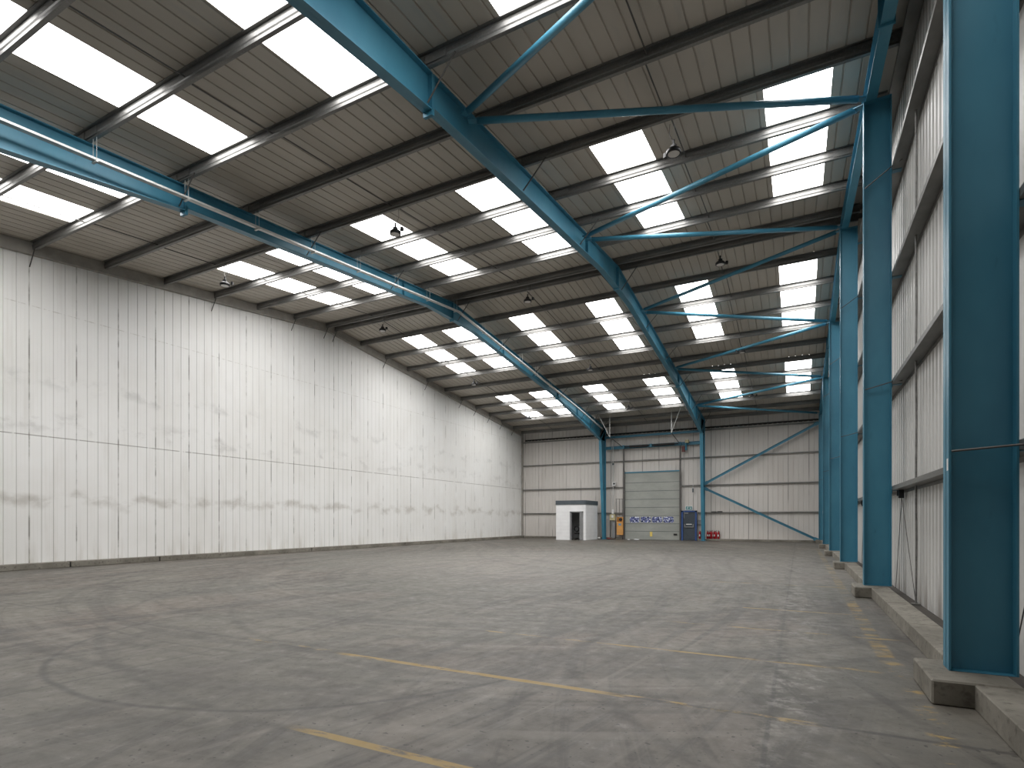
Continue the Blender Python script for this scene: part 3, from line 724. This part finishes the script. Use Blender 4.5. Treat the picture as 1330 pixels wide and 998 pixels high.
# ------------------------------------------------------------------ kiosk
KX0, KX1, KY0, KY1, KH, KF = -14.10, -12.07, 33.4, 35.75, 2.29, 2.56
t = thing('kiosk', 'small white block kiosk with a dark grey fascia and open doorway', 'kiosk', ((KX0+KX1)/2,(KY0+KY1)/2,0))
w = .12; d0, d1, dh = -13.14, -12.22, 1.85
mb = MB()
mb.box((KX0,KY0,0),(d0,KY0+w,KH)).box((d1,KY0,0),(KX1-.16,KY0+w,KH)).box((d0,KY0,dh),(d1,KY0+w,KH))
mb.box((KX0,KY0+w,0),(KX0+w,KY1,KH)).box((KX1-w,KY0+.16,0),(KX1,KY1,KH)).box((KX0+w,KY1-w,0),(KX1-w,KY1,KH))
# rounded front right corner
pts = [(KX1-.16,KY0,0)] + [(KX1-.16+.16*math.sin(R(a)),KY0+.16-.16*math.cos(R(a)),0) for a in range(0,91,15)] + [(KX1-w,KY0+.16,0),(KX1-.16,KY0+w,0)]
mb.poly(pts, (0,0,KH))
mb.build('wall', M['block'], t)
pts = [(KX0-.03,KY0-.03,KH),(KX1-.2,KY0-.03,KH)] + [(KX1-.17+.2*math.sin(R(a)),KY0+.17-.2*math.cos(R(a)),KH) for a in range(0,91,15)] + [(KX1+.03,KY1+.03,KH),(KX0-.03,KY1+.03,KH)]
MB().poly(pts, (0,0,KF-KH)).build('fascia', M['dark_grey'], t)
MB().box((d0,KY0-.02,0),(d0+.10,KY0+w,dh)).box((d1-.10,KY0-.02,0),(d1,KY0+w,dh)).box((d0,KY0-.02,dh-.07),(d1,KY0+w,dh)).build('door_frame', M['frame_grey'], t)
MB().box((d1-.26,KY0-.0,0.02),(d1-.10,KY0+w+.4,dh-.07)).build('door_leaf', M['frame_grey'], t)
MB().box((-13.05,KY1-w-.02,.0),(-12.2,KY1-w-.005,1.9)).build('inner_panel', M['dark_grey'], t)
# items inside
t = thing('office_chair', 'dark swivel chair just inside the kiosk doorway', 'chair', (-12.85,33.95,0))
MB().tube([(-12.85+.16*math.cos(R(a)),33.9,.72+.16*math.sin(R(a))) for a in range(0,360,24)], .045, 8, closed=True).build('backrest', M['black'], t, smooth=True)
MB().lathe([(.02,.38),(.22,.38),(.24,.42),(.22,.46),(.02,.46)], (-12.85,34.12,0), 16).build('seat', M['black'], t)
MB().tube([(-12.85,34.12,.06),(-12.85,34.12,.4)], .03, 8).build('post', M['frame_grey'], t)
for k in range(5):
    a = R(72*k+20); MB().tube([(-12.85,34.12,.09),(-12.85+.24*math.cos(a),34.12+.24*math.sin(a),.035)], .022, 6).build('leg', M['black'], t)
MB().tube([(-12.85,33.92,.56),(-12.85,34.0,.42)], .02, 6).build('back_bar', M['black'], t)
t = thing('filing_shelf', 'grey shelf unit at the back inside the kiosk', 'shelf', (-12.95,35.4,0))
for z in (.3,.65,1.0): MB().box((-13.1,35.2,z),(-12.5,35.55,z+.03)).build('shelf_board', M['frame_grey'], t)
for x_ in (-13.1,-12.53): MB().box((x_,35.2,0),(x_+.03,35.55,1.05)).build('side_panel', M['dark_grey'], t)
for i in range(5): 
    o = MB().box((-13.02+i*.09,35.22,1.031),(-12.97+i*.09,35.45,1.031+.16+.03*(i%3))).build('folder', M['white' if i%2 else 'frame_grey']); at_origin(o,(-13.0+i*.09,35.33,1.031))
    tag(o, '%s folder, %s from the left, on top of the shelf in the kiosk' % ('white' if i%2 else 'grey', NTH[i]), 'folder', 'folders on the kiosk shelf')

# ------------------------------------------------------------------ control gear left of the loading door
t = thing('control_cabinet', 'orange wooden control cabinet mounted beside the loading door', 'cabinet', (-10.59,36.2,.28))
MB().box((-10.81,36.0,.30),(-10.39,36.3,1.18)).build('body', M['orange'], t)
MB().box((-10.81,36.28,1.18),(-10.39,36.3,1.50)).box((-10.81,36.0,1.18),(-10.78,36.3,1.50)).box((-10.43,36.0,1.18),(-10.39,36.3,1.50)).build('open_top', M['orange'], t)
MB().tube([(-10.60,36.10,1.33),(-10.60,36.26,1.33)], .10, 14).build('reel', M['black'], t)
MB().box((-10.69,35.99,.93),(-10.51,36.0,1.06)).build('label', M['blue_label'], t)
t = thing('control_box', 'cream electrical control box left of the orange cabinet', 'electrical box', (-11.05,36.2,1.2))
MB().box((-11.32,36.08,1.28),(-10.96,36.28,1.68)).build('box', M['cream'], t)
MB().box((-11.19,36.05,1.45),(-11.06,36.08,1.62)).build('switch', M['white'], t)
MB().box((-11.30,36.05,.15),(-11.24,36.12,1.28)).box((-10.95,36.18,.12),(-10.92,36.22,1.28)).build('cable_duct', M['rod'], t)
MB().box((-11.18,36.16,.10),(-10.98,36.3,1.2)).build('backing_board', M['frame_grey'], t)
t = thing('mesh_guard', 'dark wire mesh guard on the wall above the orange cabinet', 'wire guard', (-10.7,36.2,1.7))
for x_ in (-10.92,-10.70,-10.50): MB().box((x_,36.2,1.52),(x_+.025,36.24,2.72)).build('bar', M['rail'], t)
for z in (1.75,2.7): MB().box((-10.95,36.2,z),(-10.46,36.23,z+.025)).build('bar', M['rail'], t)
t = thing('wall_speaker', 'small white and black speaker on the rail left of the loading door', 'speaker', (-11.05,36.3,3.6))
MB().box((-11.17,36.15,3.60),(-10.95,36.34,3.84)).build('case', M['white'], t); MB().tube([(-11.04,36.13,3.74),(-11.04,36.16,3.74)], .065, 12).build('cone', M['black'], t)
# small notices right of the exit door
o = MB().box((-5.66,36.3,1.02),(-5.46,36.32,1.30)).build('notice_board', M['frame_grey']); at_origin(o,(-5.56,36.31,1.0)); tag(o,'small grey notice board right of the dark door','notice')
t = thing('cable_drop', 'thin pale cable with a dark plug hanging right of the loading door', 'cable', (-6.0,36.3,3.2))
MB().tube([(-5.95,36.33,3.62),(-5.95,36.33,3.3)], .012, 6).build('cable', M['white'], t); MB().box((-5.99,36.3,3.05),(-5.91,36.36,3.3)).build('plug', M['dark_grey'], t)
# spare steel plates lying on the rail
o = MB().box((-4.85,36.30,1.792),(-4.55,36.44,1.83)).box((-4.5,36.30,1.792),(-4.2,36.44,1.84)).build('spare_bracket', M['black']); at_origin(o, (-4.5,36.37,1.792)); tag(o, 'dark metal pieces lying on the lowest far wall rail', 'metal scrap')

# ------------------------------------------------------------------ fire extinguishers
def make_ext():
    t = thing('fire_extinguisher', '', 'fire extinguisher', (0,0,0), None)
    MB().lathe([(.055,0),(.072,.012),(.072,.36),(.062,.41),(.035,.445),(.025,.46)], (0,0,0), 16).build('cylinder', M['red'], t, smooth=True)
    MB().tube([(0,0,.46),(0,0,.49)], .02, 8).box((-.02,-.07,.485),(.02,.03,.50)).box((-.015,-.08,.52),(.015,.02,.535)).build('valve', M['black'], t)
    MB().tube([(0,.02,.48),(.07,.02,.47),(.088,.0,.40),(.086,0,.16)], .010, 6).build('hose', M['black'], t)
    MB().prism([(-.04,-.074),(.04,-.074),(.04,-.066),(-.04,-.066)], (0,0,.15), (0,0,.27), (1,0,0), (0,1,0)).build('label_plate', M['white'], t)
    return t
proto = make_ext()
pos = [(-5.53,36.27,.0,'standing alone left of the blue column')] + [(x_,y_,s_,'%s from the left in the row right of the blue column' % NTH[k]) for k,(x_,y_,s_) in enumerate(((-5.06,36.27,.3),(-4.93,36.37,-.4),(-4.81,36.25,1.2),(-4.68,36.37,.2),(-4.56,36.26,2.6),(-4.42,36.31,-.2)))]
for k, (x_, y_, rz, lab) in enumerate(pos):
    if k == 0: r_ = proto
    else:
        r_ = proto.copy(); COL.objects.link(r_)
        for ch in proto.children: c2 = ch.copy(); COL.objects.link(c2); c2.parent = r_
    r_.location = (x_, y_, .121); r_.rotation_euler = (0,0,rz); r_.scale = (.85,.85,1.0)
    r_['label'] = 'red fire extinguisher, ' + lab; r_['group'] = 'red fire extinguishers by the far wall'

# ------------------------------------------------------------------ litter
def crumple(name, loc, s, mat, lab, cat):
    random.seed(int(abs(loc[0]*10)))
    mb = MB(); n1, n2 = 5, 7
    rows_ = []
    for i in range(n1):
        ph = math.pi*(i+.3)/(n1-.4)
        rows_.append([(loc[0]+s[0]*math.sin(ph)*math.cos(2*math.pi*j/n2)*random.uniform(.8,1.1), loc[1]+s[1]*math.sin(ph)*math.sin(2*math.pi*j/n2)*random.uniform(.8,1.1), loc[2]+max(0,s[2]*(1-math.cos(ph))*.5*random.uniform(.9,1.1))) for j in range(n2)])
    for r in rows_: r.append(r[0])
    rows_[0] = [(p[0],p[1],loc[2]) for p in rows_[0]]
    mb.quadgrid(rows_); mb.f.append(tuple(range(n2))); k = len(mb.v)-n2-1; mb.f.append(tuple(range(k, k+n2)))
    o = mb.build(name, mat); at_origin(o, loc); tag(o, lab, cat)
crumple('paper_scrap', (-9.75,35.1,0), (.10,.07,.06), M['paper'], 'small white paper scrap on the floor at the loading door, left one', 'litter')
crumple('paper_scrap', (-9.30,35.3,0), (.22,.10,.07), M['paper'], 'larger white paper scrap on the floor at the loading door, right one', 'litter')
crumple('rag', (-11.86,35.45,0), (.14,.12,.16), M['wire'], 'crumpled grey rag between the kiosk and the blue column', 'rag')
crumple('rag', (-11.24,35.6,0), (.16,.10,.12), plain('dark_red_rag', (.16,.03,.03)), 'dark red rag at the foot of the left far column', 'rag')
crumple('debris_pile', (-11.05,35.85,0), (.22,.12,.10), plain('debris', (.12,.10,.08)), 'small brown debris heap right of the left far column', 'debris')

# ------------------------------------------------------------------ world, camera
wd = bpy.data.worlds.new('World'); SC.world = wd; wd.use_nodes = True
wd.node_tree.nodes['Background'].inputs[0].default_value = (.8,.85,.9,1); wd.node_tree.nodes['Background'].inputs[1].default_value = .6
cam = bpy.data.cameras.new('camera'); co = bpy.data.objects.new('camera', cam); COL.objects.link(co)
co.location = (0,0,1.3); co.rotation_euler = (R(90),0,.4792)
cam.sensor_width = 36; cam.lens = 716.86/1330*36; cam.shift_y = (675.635-499)/1330; cam.clip_start = .05
SC.camera = co
SC.view_settings.view_transform = 'Standard'; SC.view_settings.look = 'None'; SC.view_settings.gamma = 1; SC.view_settings.exposure = 0.56
SC.view_settings.use_curve_mapping = False
SC.cycles.max_bounces = 10; SC.cycles.diffuse_bounces = 8; SC.cycles.use_denoising = True
SC.cycles.sample_clamp_indirect = 10
